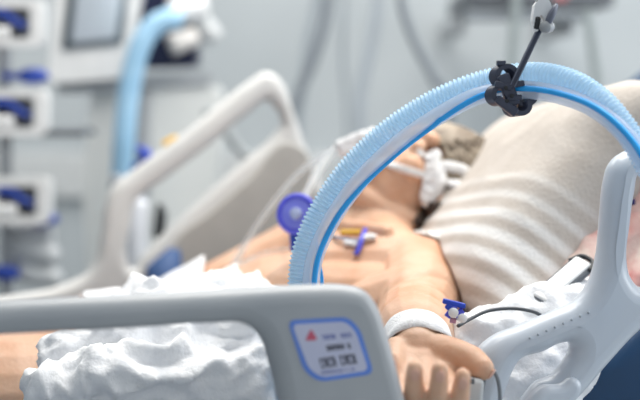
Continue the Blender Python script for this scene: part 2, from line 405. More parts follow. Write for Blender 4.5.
# head
EH = R(34); roll = R(6)
Hc = B(.306, .56, -.132)
cU = (U * math.cos(EH) + Vector((0, 0, math.sin(EH)))).normalized(); fF = (-U * math.sin(EH) + Vector((0, 0, math.cos(EH)))).normalized(); nL = -V
fR = fF * math.cos(roll) + nL * math.sin(roll); nR = nL * math.cos(roll) - fF * math.sin(roll); fF, nL = fR, nR
HR = axes(nL, fF, cU)
HS = 0.94
def Hd(x, y, z): return Hc + (nL * x + fF * y + cU * z) * HS
he = lambda c, r: ell(body, Hd(*c), tuple(q * HS for q in r), HR)
hcap = lambda a, ra, b, rb: capsule(body, Hd(*a), ra * HS, Hd(*b), rb * HS)
he((0, -.018, .030), (.074, .093, .080)); he((0, .028, -.025), (.058, .060, .078)); he((0, .012, .050), (.060, .058, .045))
for s in (-1, 1):
    hcap((s * .054, -.005, -.060), .017, (s * .018, .060, -.095), .016)
    hcap((s * .012, .085, .034), .010, (s * .046, .072, .034), .009)     # brow
    he((s * .032, .073, .012), (.017, .012, .011))                       # closed lid
    he((s * .045, .055, -.014), (.020, .022, .020))                      # cheekbone
    he((s * .013, .098, -.022), (.008, .010, .008))
    he((s * .077, -.008, -.002), (.010, .020, .032)); he((s * .084, -.014, .006), (.007, .014, .022))
hcap((0, .086, .022), .009, (0, .108, -.016), .011)
he((0, .062, -.096), (.024, .022, .018)); hcap((-.018, .084, -.050), .007, (.018, .084, -.050), .007); hcap((-.015, .081, -.064), .008, (.015, .081, -.064), .008)
hcap((0, -.03, -.06), .055, (0, .01, -.09), .04)
# hand (palm up, thumb towards the head end)
W0 = B(*WR)
hd = Vector((0.02, -0.95, -0.28)).normalized(); hb = Vector((1, 0.05, -0.06)); hb = (hb - hd * hb.dot(hd)).normalized(); hn = hb.cross(hd).normalized()
if hn.z < 0: hn = -hn
def Hh(a, b, c): return W0 + hd * a + hb * b + hn * c
def hc(a, ra, b, rb): capsule(body, Hh(*a), ra, Hh(*b), rb)
MCP = [(.084, .025, .0), (.089, .005, -.002), (.085, -.015, -.002), (.076, -.033, .0)]
for i, m_ in enumerate(MCP): hc((-.005, .012 - .008 * i, -.002), .016, m_, .0125)
hc((.03, .015, 0), .014, (.03, -.018, 0), .015); hc((.06, .02, -.001), .012, (.06, -.022, -.001), .013)
hc((.012, -.022, .004), .015, (.06, -.030, .004), .013)                 # heel of the little-finger side
hc((.006, .016, .006), .017, (.034, .034, .013), .0175)                 # ball of the thumb
hc((.034, .034, .013), .0175, (.050, .049, .016), .0152); hc((.050, .049, .016), .0152, (.064, .058, .015), .0125)
NAILS = []
for i, m_ in enumerate(MCP):
    L = [(.043, .027, .021), (.046, .030, .022), (.043, .028, .021), (.034, .021, .019)][i]
    th = [(-6, 66, 98), (0, 74, 104), (0, 72, 104), (6, 78, 110)][i]; rr = [(.0112, .0104, .0095, .0081)] * 3 + [(.0102, .0092, .0085, .0072)]
    r_ = (rr[0] if i < 3 else rr[3]); p = Vector(m_); 
    for k in range(3):
        a = R(th[k]); sp = (1.2 - i) * 0.03
        q = p + Vector((math.cos(a), sp, math.sin(a))) * L[k]
        hc(tuple(p), r_[k], tuple(q), r_[k + 1]); 
        if k == 2: NAILS.append((p, q, a, r_[3]))
        p = q
NAILS.append(None)
bme = remesh(body, 0.0026, 4, 0.45)
SHw, ELw = B(*SH), B(*EL)
for v in bme.vertices:                                                  # skin folds at the inner elbow and over the forearm
    q = v.co - O; s_, t_, z_ = U.dot(q), V.dot(q), q.z
    if .10 < s_ < .26 and .10 < t_ < .32 and z_ > -.27:
        w_ = min(1, (z_ + .27) / .02); d_ = 0
        for tc, a_, wd2 in ((.262, .0042, .0065), (.222, .0030, .0050), (.160, .0022, .0050)):
            u_ = t_ - tc - .10 * (s_ - .17) - .006 * math.sin(s_ * 60); d_ += a_ * math.exp(-(u_ / wd2) ** 2)
        v.co.z -= d_ * w_
patient = mk('person', bme, M_skin, base=B(-.3, .56, MT))
tag(patient, 'bare-chested person lying on their back, face up, one arm stretched forward, palm up', 'person')
bt = tobm(patient.data); bt.transform(Matrix.Translation(ORG[patient])); TREE = BVHTree.FromBMesh(bt); bt.free()
def hit(px, py, lift=0.0, fall=2.05):                                  # point where a sight line meets the skin
    r = ray(px, py).normalized(); h = TREE.ray_cast(CAM, r)
    p = h[0] if h[0] is not None else D(px, py, fall)
    n = h[1] if h[0] is not None else -r
    return p + n * lift
def surf(p, lift):
    q, n, _, _ = TREE.find_nearest(Vector(p)); return q + n * lift
# nails
for nl in NAILS[:4]:
    p, q, a, r = nl; mid = Hh(*(p * 0.25 + q * 0.75)); dirv = (Hh(*q) - Hh(*p)).normalized(); dors = dirv.cross(hb).normalized()
    if dors.dot(CAM - mid) < 0: dors = -dors
    rot = axes(hb, dors.cross(hb).normalized(), dors)
    mk('fingernail', ell(new(), surf(mid + dors * r, -0.0004), (r * 0.60, r * 0.80, 0.0013), axes(hb, dirv, dors), 12), M_nail, patient)
tp = Hh(.066, .061, .013); q, n_, _, _ = TREE.find_nearest(tp + hb * .02 + hd * .012 - hn * .004); a_ = (hd - n_ * hd.dot(n_)).normalized()
mk('fingernail', ell(new(), q - n_ * .0004, (.0062, .0060, .0012), axes(n_.cross(a_) * -1, a_, n_) if axes(n_.cross(a_) * -1, a_, n_).determinant() > 0 else axes(n_.cross(a_), a_, n_), 12), M_nail, patient)
# hair
bm = new(); tmp = new(); bmesh.ops.create_uvsphere(tmp, u_segments=64, v_segments=48, radius=1)
for v in tmp.verts:
    c = v.co; r = 1.06 + 0.012 * fbm((c.x * 3, c.y * 1.5, c.z * 3), 2.2) + 0.010 * math.sin(c.x * 40 + c.z * 14)
    v.co = Vector((c.x * .076 * r, -.022 + c.y * .101 * r, .028 + c.z * .083 * r))
dele = [v for v in tmp.verts if (v.co.y > 0.054 and v.co.z < 0.034) or v.co.z < -0.045 or (v.co.y > 0.004 and v.co.z < 0.012)]
bmesh.ops.delete(tmp, geom=dele, context='VERTS')
g = bmesh.ops.solidify(tmp, geom=tmp.faces[:], thickness=0.006)
for v in tmp.verts: v.co = Hd(*v.co)
hair = tmp
for i in range(420):                                                    # locks combed back from the temples
    x = random.choice((-1, 1)) * random.uniform(.03, .078); y0 = random.uniform(-.03, .045); z0 = random.uniform(.0, .10)
    d = Vector((x / .078, (y0 + .02) / .095, (z0 - .03) / .082)); d.normalize(); pts = []
    for k in range(4):
        dd = Vector((d.x, d.y - k * .24, d.z + k * random.uniform(-.12, .10))).normalized(); rr = 1.09 + 0.03 * random.random() + (0.05 * random.random() if k == 3 else 0)
        pts.append(Hd(dd.x * .076 * rr, -.022 + dd.y * .095 * rr, .03 + dd.z * .083 * rr))
    sweep(hair, cr(pts, 3), lambda j, n: 0.0022 * (1 - 0.75 * j / n), 5)
mk('hair', hair, M_hair, patient)
bm = new()
for i in range(150):
    x0 = random.uniform(424, 442); y0 = 203 + (442 - x0) * .25; x1 = x0 - random.uniform(2, 12); y1 = random.uniform(218, 232); pts = []
    for k in range(4): f = k / 3; pts.append(hit(x0 + (x1 - x0) * f + random.uniform(-1, 1), y0 + (y1 - y0) * f, random.uniform(.001, .007)))
    sweep(bm, cr(pts, 3), lambda j, n: 0.0035 * (1 - 0.6 * j / n), 5)
mk('nape_hair', bm, M_hairdark, patient)['label'] = 'dark hair at the nape'

# ------------------------------------------------------------------ cloth
def cloth_mesh(bm, voxel, amp, sc, smooth=3, aniso=(1, 1, 1), seed=0, fine=0.25):
    me = remesh(bm, voxel, smooth, 0.5); b = tobm(me); bpy.data.meshes.remove(me); b.normal_update()
    off = Vector((seed * 3.1, seed * 1.7, seed * 2.3)); mv = []
    for v in b.verts:
        q = v.co - O; l = Vector((U.dot(q) * aniso[0], V.dot(q) * aniso[1], q.z * aniso[2])) + off
        wq = l + 0.5 / sc * Vector((noise.noise(l * sc * .8), noise.noise(l * sc * .8 + Vector((9, 3, 1))), noise.noise(l * sc * .8 + Vector((2, 7, 5)))))
        mv.append(v.normal * (amp * (ridge(wq, sc) - 0.5) + amp * .45 * (ridge(wq + Vector((4, 1, 7)), sc * 2.4) - .5) + amp * fine * noise.noise(l * sc * 4)))
    for v, d in zip(b.verts, mv): v.co += d
    return b
# sheet over the belly
def drape(s0, s1, t0, t1, ns, nt, lift, fn):
    bm = new(); rows = []
    for i in range(ns + 1):
        row = []
        for j in range(nt + 1):
            a, b = i / ns, j / nt; s = s0 + (s1 - s0) * a; t = t0 + (t1 - t0) * b
            p = B(s, t, 0.3); h = TREE.ray_cast(p, Vector((0, 0, -1))); z = bedz(s) - (0.0)
            if h[0] is not None: z = max(z, h[0].z - ZC)
            row.append([s, t, z])
        rows.append(row)
    for _ in range(14):                                                 # relax like hanging cloth
        old = [[c[2] for c in r] for r in rows]
        for i in range(1, ns):
            for j in range(1, nt):
                av = (old[i - 1][j] + old[i + 1][j] + old[i][j - 1] + old[i][j + 1]) / 4
                rows[i][j][2] = max(rows[i][j][2], av)
    vv = [[bm.verts.new(B(c[0] + fn(c)[0], c[1], c[2] + lift + fn(c)[1])) for c in r] for r in rows]
    for i in range(ns):
        for j in range(nt): bm.faces.new((vv[i][j], vv[i + 1][j], vv[i + 1][j + 1], vv[i][j + 1]))
    bmesh.ops.recalc_face_normals(bm, faces=bm.faces)
    bmesh.ops.solidify(bm, geom=bm.faces[:], thickness=0.004)
    bmesh.ops.recalc_face_normals(bm, faces=bm.faces)
    return bm
def belly_fn(c):
    s, t, z = c; f = 0.005 * ridge((s * 1.0, t * .5, 0), 9) + 0.004 * noise.noise(Vector((s * 24, t * 11, 3)))
    edge = 0
    return (0.02 * noise.noise(Vector((t * 9, s * 2, 1))), 0.006 + f + edge)
tag(mk('bed_sheet', drape(-.175, .030, .36, .80, 48, 50, 0.004, belly_fn), M_cloth), 'thin white sheet drawn over the belly behind the front rail bar', 'sheet')
# bunched white cover over the hip, seen under the rail bar
bm = new()
def sq(px, py, t): a = onplane(px, py, t); return B(a.x, t, a.y)
for (x0, y0, x1, y1, t, r) in ((62, 352, 110, 342, .24, .026), (110, 342, 170, 338, .24, .032), (160, 340, 240, 345, .24, .042), (230, 350, 262, 388, .22, .045), (110, 356, 235, 358, .25, .036), (45, 390, 110, 376, .18, .026), (100, 374, 180, 370, .18, .030), (170, 372, 250, 376, .19, .034),
                               (150, 318, 250, 318, .36, .05), (110, 345, 240, 330, .32, .05), (120, 430, 250, 425, .24, .07), (60, 425, 250, 430, .20, .04), (255, 400, 275, 470, .22, .05), (60, 420, 75, 385, .20, .022)):
    capsule(bm, sq(x0, y0, t), r, sq(x1, y1, t), r)
b = cloth_mesh(bm, 0.005, 0.016, 16, 4, (1, 1, 1.4), 2, 0.22)
tag(mk('cover', b, M_cloth), 'crumpled white cover bunched over the hip below the front rail bar', 'cover')
# white quilted sheet tucked between arm and head rail
bm = new()
for (x0, y0, x1, y1, t, r) in ((470, 352, 520, 335, .13, .040), (520, 335, 556, 318, .13, .040), (470, 400, 560, 360, .12, .062), (440, 420, 560, 420, .14, .075), (548, 328, 580, 318, .14, .046), (400, 400, 480, 400, .15, .05), (560, 380, 590, 370, .15, .05)):
    capsule(bm, sq(x0, y0, t), r, sq(x1, y1, t), r)
b = cloth_mesh(bm, 0.005, 0.012, 15, 4, (1, 1, 1), 5, 0.2)
tag(mk('quilt', b, M_cloth), 'puffy white quilt tucked behind the near head rail beside the hand', 'quilt')
# pink printed blanket along the raised head section
bm = new()
for (x0, y0, x1, y1, t, r) in ((545, 312, 600, 262, .20, .034), (600, 262, 650, 215, .21, .04), (650, 215, 760, 150, .22, .05), (560, 330, 640, 290, .17, .03), (640, 290, 740, 230, .18, .04), (620, 300, 700, 250, .23, .06)):
    capsule(bm, sq(x0, y0, t), r, sq(x1, y1, t), r)
b = cloth_mesh(bm, 0.006, 0.010, 13, 4, (1, 1, 1), 8, 0.2)
tag(mk('blanket', b, M_floral), 'pink and cream printed blanket behind the near head rail', 'blanket')

# ------------------------------------------------------------------ pillow
PC = B(.392, .43, -.165); PE = R(50); VP = (V + Vector((0, 0, -.14))).normalized()
pw = U * math.cos(PE) + Vector((0, 0, math.sin(PE))); pn = -U * math.sin(PE) + Vector((0, 0, math.cos(PE)))
bm = new(); NS, NT_ = 130, 70; layer = {}
def pil(a, b, side):
    ra = 1 - abs(a) ** 4.0; rb = 1 - abs(b) ** 4.5; th = 0.092 * max(0, ra) ** .55 * max(0, rb) ** .5
    pinch = 1 - 0.07 * (1 - abs(a) ** 2) * (abs(b) ** 3) ; pin2 = 1 - 0.07 * (1 - b * b) * (abs(a) ** 3)
    x = a * .190 * pin2; y = b * .255 * pinch
    wr = 0.0025 * ridge((a * .9, b * .9, side * 3), 2.6) + 0.007 * ridge((a * 2.0 + b, b * 1.2 - a, 5 + side), 1.4) * max(abs(a), abs(b)) ** 3
    z = side * th + (wr - .004) * (1 if side > 0 else -1) * min(1, th / .03)
    return PC + pw * x + VP * y + pn * z
for side in (1, -1):
    g = [[None] * (NT_ + 1) for _ in range(NS + 1)]
    for i in range(NS + 1):
        for j in range(NT_ + 1):
            a = -1 + 2 * i / NS; b = -1 + 2 * j / NT_; key = (i, j) if i in (0, NS) or j in (0, NT_) else (i, j, side)
            if key not in layer: layer[key] = (bm.verts.new(pil(a, b, side)), a, b)
            g[i][j] = layer[key][0]
    for i in range(NS):
        for j in range(NT_):
            f = (g[i][j], g[i + 1][j], g[i + 1][j + 1], g[i][j + 1]); bm.faces.new(f if side > 0 else f[::-1])
bmesh.ops.recalc_face_normals(bm, faces=bm.faces)
bm.verts.index_update(); vals = [0.0] * len(bm.verts)
bands = [(-.97, -.90, 1), (-.83, -.76, 1), (-.68, -.61, 1), (-.53, -.46, 1), (-.38, -.32, .8), (-.23, -.18, .6), (-.08, -.04, .35)]
for (v, a, b) in layer.values():
    for lo, hi, k in bands:
        c = (lo + hi) / 2; h = (hi - lo) / 2
        vals[v.index] = max(vals[v.index], k * max(0, min(1, (h + .018 - abs(a - c)) / .03)))
# settle the shoulder / head hollow: push pillow away from the skin
for v in bm.verts:
    q, n, _, d = TREE.find_nearest(v.co, 0.2)
    if q is not None:
        sd = (v.co - q).dot(n)
        if sd < 0.004 and d < 0.055: v.co = q + n * 0.004
pl = mk('pillow', bm, M_pillow); at = pl.data.attributes.new('band', 'FLOAT', 'POINT')
for i, x in enumerate(vals): at.data[i].value = x
tag(pl, 'large beige linen pillow with white woven bands propping the head', 'pillow')

# ------------------------------------------------------------------ tube tie and tape on the face
tie = thing('tube_tie', Hd(.09, .0, .0), 'white cloth tube tie knotted beside the ear across the cheek', 'tie')
def ribbon(pts, wd, th, n=8, ref=None):
    bm = new(); path = cr(pts, n); F = frames(path); rings = []
    for i, p in enumerate(path):
        t = F[i][0]; q, nn, _, _ = TREE.find_nearest(p); u = (nn - t * nn.dot(t)).normalized(); b_ = t.cross(u)
        rings.append([bm.verts.new(p + b_ * (wd * math.cos(2 * PI * k / 10)) + u * (th * math.sin(2 * PI * k / 10))) for k in range(10)])
    for a, c in zip(rings, rings[1:]):
        for k in range(10): bm.faces.new((a[k], a[(k + 1) % 10], c[(k + 1) % 10], c[k]))
    bm.faces.new(rings[0][::-1]); bm.faces.new(rings[-1]); return bm
def hs(px, py, lift=.003): return hit(px, py, lift)
mk('strap', ribbon([hs(358, 136), hs(380, 134), hs(402, 143), hs(420, 153), hs(434, 163, .006)], .0052, .0016), M_gauze, tie)
mk('strap', ribbon([hs(345, 160), hs(362, 160), hs(385, 164), hs(408, 170), hs(430, 177, .006)], .0050, .0016), M_gauze, tie)
bm = new()
k0 = hs(432, 160, .008); k1 = hs(424, 196, .012); k2 = hs(440, 182, .010)
capsule(bm, k0, .009, k1, .011); capsule(bm, k0 + cU * .006, .008, k2, .012); capsule(bm, k2, .010, hs(428, 190, .016), .009)
mk('knot', cloth_mesh(bm, .0025, .003, 60, 3, (1, 1, 1), 3), M_gauze, tie)
mk('loop', ribbon([hs(436, 168, .010), hs(450, 168, .010), hs(462, 172, .010), hs(466, 177, .008)], .0075, .004), M_gauze, tie)
mk('loop', ribbon([hs(440, 182, .010), hs(450, 186, .010), hs(458, 189, .010), hs(462, 190, .008)], .0075, .004), M_gauze, tie)
bm = new()
for a, b in (((343, 150), (362, 138)), ((350, 160), (356, 140)), ((340, 146), (372, 132))):
    capsule(bm, hs(a[0], a[1], .003), .008, hs(b[0], b[1], .003), .007)
tag(mk('mouth_tape', cloth_mesh(bm, .0025, .002, 60, 3, (1, 1, 1), 6), M_gauze), 'white tape patch over the mouth beneath the nose', 'tape')
# clear airway tube, filter disc
mth = Hd(0.0, .09, -.055)
fc = D(297, 214, 1.92)
bt_ = tag(mk('airway_tube', tube([mth, mth + fF * .02 - cU * .005, D(335, 150, 2.05), D(318, 172, 2.0), D(306, 195, 1.95), fc + Vector((0.004, .006, .012))], .0065, 12), M_clear), 'clear airway tube from the taped mouth to the violet filter', 'tube')
flt = thing('breathing_filter', fc, 'round violet-blue breathing filter disc above the chest beside the hoses', 'filter')
fx = (CAM - fc).normalized(); fx = (fx + Vector((-.25, 0, .12))).normalized(); fa = fx.orthogonal().normalized(); fb = fx.cross(fa)
ring = [fc + fa * (.0225 * math.cos(2 * PI * k / 40)) + fb * (.0225 * math.sin(2 * PI * k / 40)) for k in range(41)]
mk('rim', sweep(new(), ring, .0045, 10, False), M_purple, flt)
bm = new(); cyl(bm, fc - fx * .010, fc + fx * .003, .022, .022, 32); mk('housing', bm, mat('violet_pale', '#7f84e0', 0.3, '#7278d8', sss=.1), flt)
bm = new(); cyl(bm, fc + fx * .002, fc + fx * .011, .008, .007, 20); mk('port', bm, mat('port_grey', '#a9b4d8', 0.3), flt)
bm = new(); cyl(bm, fc - fx * .004 - Vector((0, 0, .018)) + Vector((-.003, 0, 0)), fc - fx * .004 + Vector((-.004, 0, -.048)), .008, .006, 16); mk('stem', bm, M_blued, flt)

# ------------------------------------------------------------------ hoses
def depth_at(px): return 1.63 if px < 330 else (1.63 - .05 * (px - 330) / 180 if px < 510 else 1.58 - .10 * min(1.3, (px - 510) / 130))
A = [(301, 330), (299, 300), (299, 280), (302, 255), (311, 228), (326, 200), (350, 167), (384, 134), (420, 109), (456, 91), (490, 80), (522, 74.5), (550, 75.5), (577, 84), (602, 101), (622, 124), (640, 152), (662, 195), (690, 260), (715, 330)]
Bp = [(318, 330), (311, 300), (311, 280), (315, 257), (326, 231), (342, 204), (366, 174), (399, 143), (435, 118), (470, 99), (500, 91), (530, 90), (560, 95), (590, 106), (615, 124), (637, 150), (655, 186), (680, 255), (703, 330)]
endA = [B(-.30, .36, MT + .03), B(-.16, .33, MT + .02), B(-.06, .28, MT + .05)]
pa = [D(x, y, depth_at(x) + .004) for x, y in A]; pb = [D(x, y, depth_at(x) - .006) for x, y in Bp]
def hang(p0): return [p0 + Vector((.03, .0, -.12)), p0 + Vector((.10, .0, -.30)), p0 + Vector((.25, .05, -.50)), p0 + Vector((.5, .1, -.62))]
lowA = [pa[0] + Vector((-.06, .06, -.17)), pa[0] + Vector((-.02, .03, -.10))]; lowB = [pb[0] + Vector((-.06, .05, -.17)), pb[0] + Vector((-.02, .02, -.10))]
pathA = resample(cr(lowA + pa + hang(pa[-1])[:2], 14), .00062)
def radA(i, n): x = (i * .00062 / .0047) % 1.0; return .0103 + .0025 * (0.5 + 0.5 * math.cos(2 * PI * x))
hA = tag(mk('breathing_hose', sweep(new(), pathA, radA, 18), M_hoseA), 'pale blue corrugated breathing hose arching over the patient through the clip', 'hose')
pathB = resample(cr(lowB + pb + hang(pb[-1])[:2], 14), .004)
hB = thing('breathing_hose', pathB[0], 'smooth whitish breathing hose with a bright blue stripe, under the corrugated one', 'hose')
mk('hose_wall', sweep(new(), pathB, .0095, 18), M_hoseB, hB)
stp = []; F = frames(pathB)
for i, p in enumerate(pathB):
    t = F[i][0]; side = t.cross((CAM - p).normalized()).normalized(); tocam = side.cross(t).normalized()
    px = 320 + FPX * p.x / p.y
    # angle of the stripe round the hose: on the lower right flank by the chest, on the front after the clip
    a = (-.75 if px < 430 else (-.75 + (px - 430) / 70 * .9 if px < 500 else .15)) + (0.35 * math.sin(px / 23) if px < 440 else 0)
    if tocam.dot(CAM - p) < 0: tocam = -tocam
    up = -side if side.z > 0 and p.z > 99 else -side
    dirv = tocam * math.cos(a) + up * math.sin(a)
    stp.append(p + dirv * .0078)
mk('stripe', sweep(new(), stp, .0034, 10), M_stripe, hB)
tag(mk('pressure_line', tube([D(314, 228, 1.66), D(317, 250, 1.66), D(320, 268, 1.66), D(322, 284, 1.67), D(322, 330, 1.68), D(310, 400, 1.7)], .0022, 8), M_stripe), 'thin blue line emerging from behind the hoses above the chest', 'line')

# ------------------------------------------------------------------ hose clip on its arm
def C(px, py, dy=0.0): return D(px, py, 1.572 + dy)
clip = thing('hose_clip', C(508, 92), 'dark slate hose clip hanging from a grey jointed arm', 'clip')
bm = new()
def cshape(bm, cx, cy, r, a0, a1, w0, th, d0):                           # C-shaped cradle, extruded along the hose direction
    n = 22; X = C(cx + 1, cy) - C(cx, cy); k = X.length
    ax = Vector((.55, -.80, .10)).normalized()                           # cradle axis
    vs_ = []
    for i in range(n + 1):
        a = R(a0 + (a1 - a0) * i / n)
        for rr in (r, r + th):
            p = C(cx + rr * math.cos(a), cy - rr * math.sin(a), d0)
            vs_.append((bm.verts.new(p - ax * w0), bm.verts.new(p + ax * w0)))
    for i in range(n):
        a, b, c, d = vs_[2 * i], vs_[2 * i + 1], vs_[2 * i + 2], vs_[2 * i + 3]
        bm.faces.new((a[0], c[0], c[1], a[1])); bm.faces.new((b[0], b[1], d[1], d[0])); bm.faces.new((a[0], b[0], d[0], c[0])); bm.faces.new((a[1], c[1], d[1], b[1]))
    for q in (vs_[0] + vs_[1], vs_[-2] + vs_[-1]): bm.faces.new((q[0], q[1], q[3], q[2]))
    return bm
def cradle(*a):
    bm = cshape(new(), *a); bmesh.ops.recalc_face_normals(bm, faces=bm.faces); bmesh.ops.bevel(bm, geom=bm.edges[:], offset=.0004, segments=2, affect='EDGES')
    sharp(mk('cradle', bm, M_dark, clip), 40)
cradle(504, 76, 7, -30, 240, .0060, 4.8, -.012)
cradle(499, 95, 6, 50, 310, .0060, 5.0, -.014)
cradle(521, 95, 7.5, -130, 60, .0085, 5.0, -.006)
cradle(517, 106, 5.5, -200, 40, .008, 5.0, -.012)
bm = new(); rt = Matrix.Rotation(R(28), 3, 'Y')
box(bm, C(508, 90, -.012), (.013, .018, .034), Matrix.Rotation(R(-22), 3, 'Y'), .002); box(bm, C(506, 106, -.016), (.026, .016, .009), Matrix.Rotation(R(38), 3, 'Y'), .002); box(bm, C(503, 86, -.016), (.018, .012, .007), Matrix.Rotation(R(15), 3, 'Y'), .0015); box(bm, C(514, 98, -.016), (.016, .012, .006), Matrix.Rotation(R(-5), 3, 'Y'), .0015)
box(bm, C(501, 63, -.014), (.009, .012, .005), None, .001); box(bm, C(518, 84, -.014), (.012, .014, .006), Matrix.Rotation(R(-10), 3, 'Y'), .001)
sharp(mk('hub', bm, M_dark, clip))
bm = new()
for dx, dy in ((-3, -4), (3, 4), (-2, 9)): cyl(bm, C(509 + dx, 92 + dy, -.021), C(509 + dx, 92 + dy, -.0245), .0022)
mk('rivet', bm, M_black, clip)
a, b = C(511, 88, -.018), C(541, 26, -.018); d = (b - a).normalized(); sdir = Vector((0, -1, 0)); sdir = (sdir - d * sdir.dot(d)).normalized()
bm = new(); rot = axes(d.cross(sdir), sdir, d); L = (b - a).length
box(bm, (a + b) / 2, (.0062, .007, L), rot, .0012)
rod = sharp(mk('rod', bm, M_dark, clip))
bm = new()
for s in (-1, 1): box(bm, (a + b) / 2 + rot @ Vector((s * .0024, .0038, 0)), (.0014, .0016, L * .94), rot, .0005)
mk('rod_rib', bm, M_darkl, rod)
# fork joint
bm = new()
fork = rounded([C(x, y).xz for x, y in ((532, 33), (529, 22), (531, 6), (536, 1), (545, 1), (548, 8), (549, 24), (546, 34), (541, 30), (540.5, 20), (537.5, 16), (534.5, 20), (534.5, 32))], .0011, 3)
yy = C(538, 18).y - .018
f1 = [bm.verts.new((p[0], yy - .009, p[1])) for p in fork]; f2 = [bm.verts.new((p[0], yy + .009, p[1])) for p in fork]
bm.faces.new(f1); bm.faces.new(f2[::-1])
for i in range(len(fork)): bm.faces.new((f1[i], f2[i], f2[(i + 1) % len(fork)], f1[(i + 1) % len(fork)]))
bmesh.ops.recalc_face_normals(bm, faces=bm.faces)
sharp(mk('fork', bm, mat('fork_grey', '#eef0f2', 0.35), clip))
bm = new(); box(bm, C(537.3, 23, -.026), (.0058, .006, .013), Matrix.Rotation(R(8), 3, 'Y'), .002); mk('fork_slot_shade', bm, M_black, clip)  # black block stands in for the shade inside the fork slot
bm = new(); cyl(bm, C(545, 27, -.034), C(549, 27, .002), .0062); mk('pivot', bm, M_grey, clip)
bm = new(); lv = [C(547, 25, -.028), C(550, 18, -.030), C(553.5, 11, -.030), C(556.5, 5, -.028)]
sweep(bm, cr(lv, 6), lambda i, n: .0035 + .0035 * math.sin(PI * min(1, (i + 2) / (n + 1))), 12, True, .55, Vector((1, 0, .2)))
mk('lever', bm, M_darkl, clip)
mk('arm_tube', tube([C(541, 2, -.018), C(543, -30, -.018), C(560, -110, 0), C(680, -190, .05), B(.80, .5, .10), B(.86, .60, -.30), B(.80, .62, -.64)], .0062, 12), M_lgrey, clip)

# ------------------------------------------------------------------ lines on the patient
bm = new()
wd_ = W0 - B(*EL); wd_.normalize(); c0 = W0 - wd_ * .016
def band(c, ax, wd, lift, n=40, m=9, wave=.0012):
    bm = new(); a = ax.orthogonal().normalized(); b_ = ax.cross(a); rings = []
    for j in range(m):
        q = c + ax * (wd * (j / (m - 1) - .5)); ring = []
        for k in range(n):
            th = 2 * PI * k / n; dr = a * math.cos(th) + b_ * math.sin(th); h = TREE.ray_cast(q + dr * .09, -dr)
            p = h[0] if h[0] is not None and (h[0] - q).length < .085 else q + dr * .03
            ring.append(((p - q).length, dr, q))
        rad = [x[0] for x in ring]
        for _ in range(3): rad = [max(rad[k], (rad[k - 1] + rad[(k + 1) % n]) / 2) for k in range(n)]
        l = lift * (0.25 if j in (0, m - 1) else 1)
        rings.append([bm.verts.new(ring[k][2] + ring[k][1] * (min(rad[k], .05) + l + wave * noise.noise(Vector((j * .9, k * .35, 1))))) for k in range(n)])
    for x, y in zip(rings, rings[1:]):
        for k in range(n): bm.faces.new((x[k], x[(k + 1) % n], y[(k + 1) % n], y[k]))
    bmesh.ops.recalc_face_normals(bm, faces=bm.faces); bmesh.ops.solidify(bm, geom=bm.faces[:], thickness=.0012); return bm
tag(mk('bandage', band(c0, wd_, .056, .0048), M_gauze), 'white gauze bandage wrapped around the wrist', 'bandage')
sp0 = D(453, 311, 1.545)
stc = thing('stopcock', sp0, 'small blue and white stopcock on the bandaged wrist', 'stopcock')
rot = Matrix.Rotation(R(12), 3, 'Y'); F_ = lambda px, py, dy=0: D(px, py, 1.545 + dy)
bm = new(); box(bm, F_(454, 303.5), (.024, .007, .0055), Matrix.Rotation(R(14), 3, 'Y'), .0015); box(bm, F_(449, 307), (.007, .007, .007), Matrix.Rotation(R(40), 3, 'Y'), .0012); mk('handle', bm, M_blue, stc)
bm = new(); cyl(bm, F_(453, 312, .006), F_(453.5, 313, -.008), .0052); mk('cap', bm, M_white, stc)
bm = new(); cyl(bm, F_(460, 317, .005), F_(463, 318.5, -.006), .0048); mk('cap', bm, M_white, stc)
bm = new(); cyl(bm, F_(447, 317), F_(455, 306), .0035); cyl(bm, F_(455, 316), F_(463, 310), .0034); mk('valve_body', bm, M_purple, stc)
bm = new(); cyl(bm, F_(450, 320), F_(456, 321), .003); mk('collar', bm, mat('dull_red', '#b07f96', 0.4), stc)
cvc = thing('neck_catheter', hit(352, 240, .002), 'neck catheter line with yellow band and violet clamp on the chest', 'catheter')
mk('line', tube([hit(322, 232, .003), hit(335, 239, .003), hit(350, 242, .004), hit(362, 243, .005)], .0022, 8), mat('line_grey', '#8a93a6', .4), cvc)
mk('yellow_band', tube([hit(341, 236, .005), hit(352, 236, .005), hit(361, 236, .005)], .0036, 10), M_yellow, cvc)
mk('clamp', tube([hit(367, 234, .006), hit(363, 243, .008), hit(359, 252, .005), hit(356, 256, .004)], .0035, 10), M_purple, cvc)
mk('hub', tube([hit(364, 242, .006), hit(371, 240, .005), hit(376, 240, .004)], .0046, 10), M_white, cvc)
mk('hub', tube([hit(345, 245, .004), hit(352, 246, .004), hit(357, 247, .004)], .0036, 10), M_white, cvc)
tag(mk('clear_line', tube([hit(206, 281, .004), hit(226, 272, .004), hit(250, 262, .004), hit(272, 252, .004), fc + Vector((-.003, .01, -.045))], .0026, 8), M_clear), 'thin clear line lying across the far side of the chest', 'tube')
tag(mk('clear_tubing', tube([D(230, 272, 2.1), D(248, 240, 2.12), D(272, 205, 2.12), D(300, 172, 2.1), D(326, 153, 2.08)], .0045, 10), M_clear), 'clear tubing curving up along the far side of the chest to the mouth', 'tube')
tag(mk('charcoal_cable', tube([D(458, 326, 1.60), D(472, 318, 1.62), D(488, 311, 1.63), D(508, 308.5, 1.635), D(526, 310, 1.635), D(541, 315.5, 1.64), D(556, 330, 1.66)], .0020, 8), M_cabled), 'charcoal cable arching over the white quilt behind the head rail', 'cable')
snx = D(468, 386, 1.475)
sen = thing('finger_sensor', D(466, 420, 1.475), 'grey sensor connector below the thumb', 'sensor')
bm = new(); box(bm, D(469, 396, 1.475), (.026, .022, .038), Matrix.Rotation(R(4), 3, 'Y'), .005); mk('housing', bm, M_lgrey, sen)
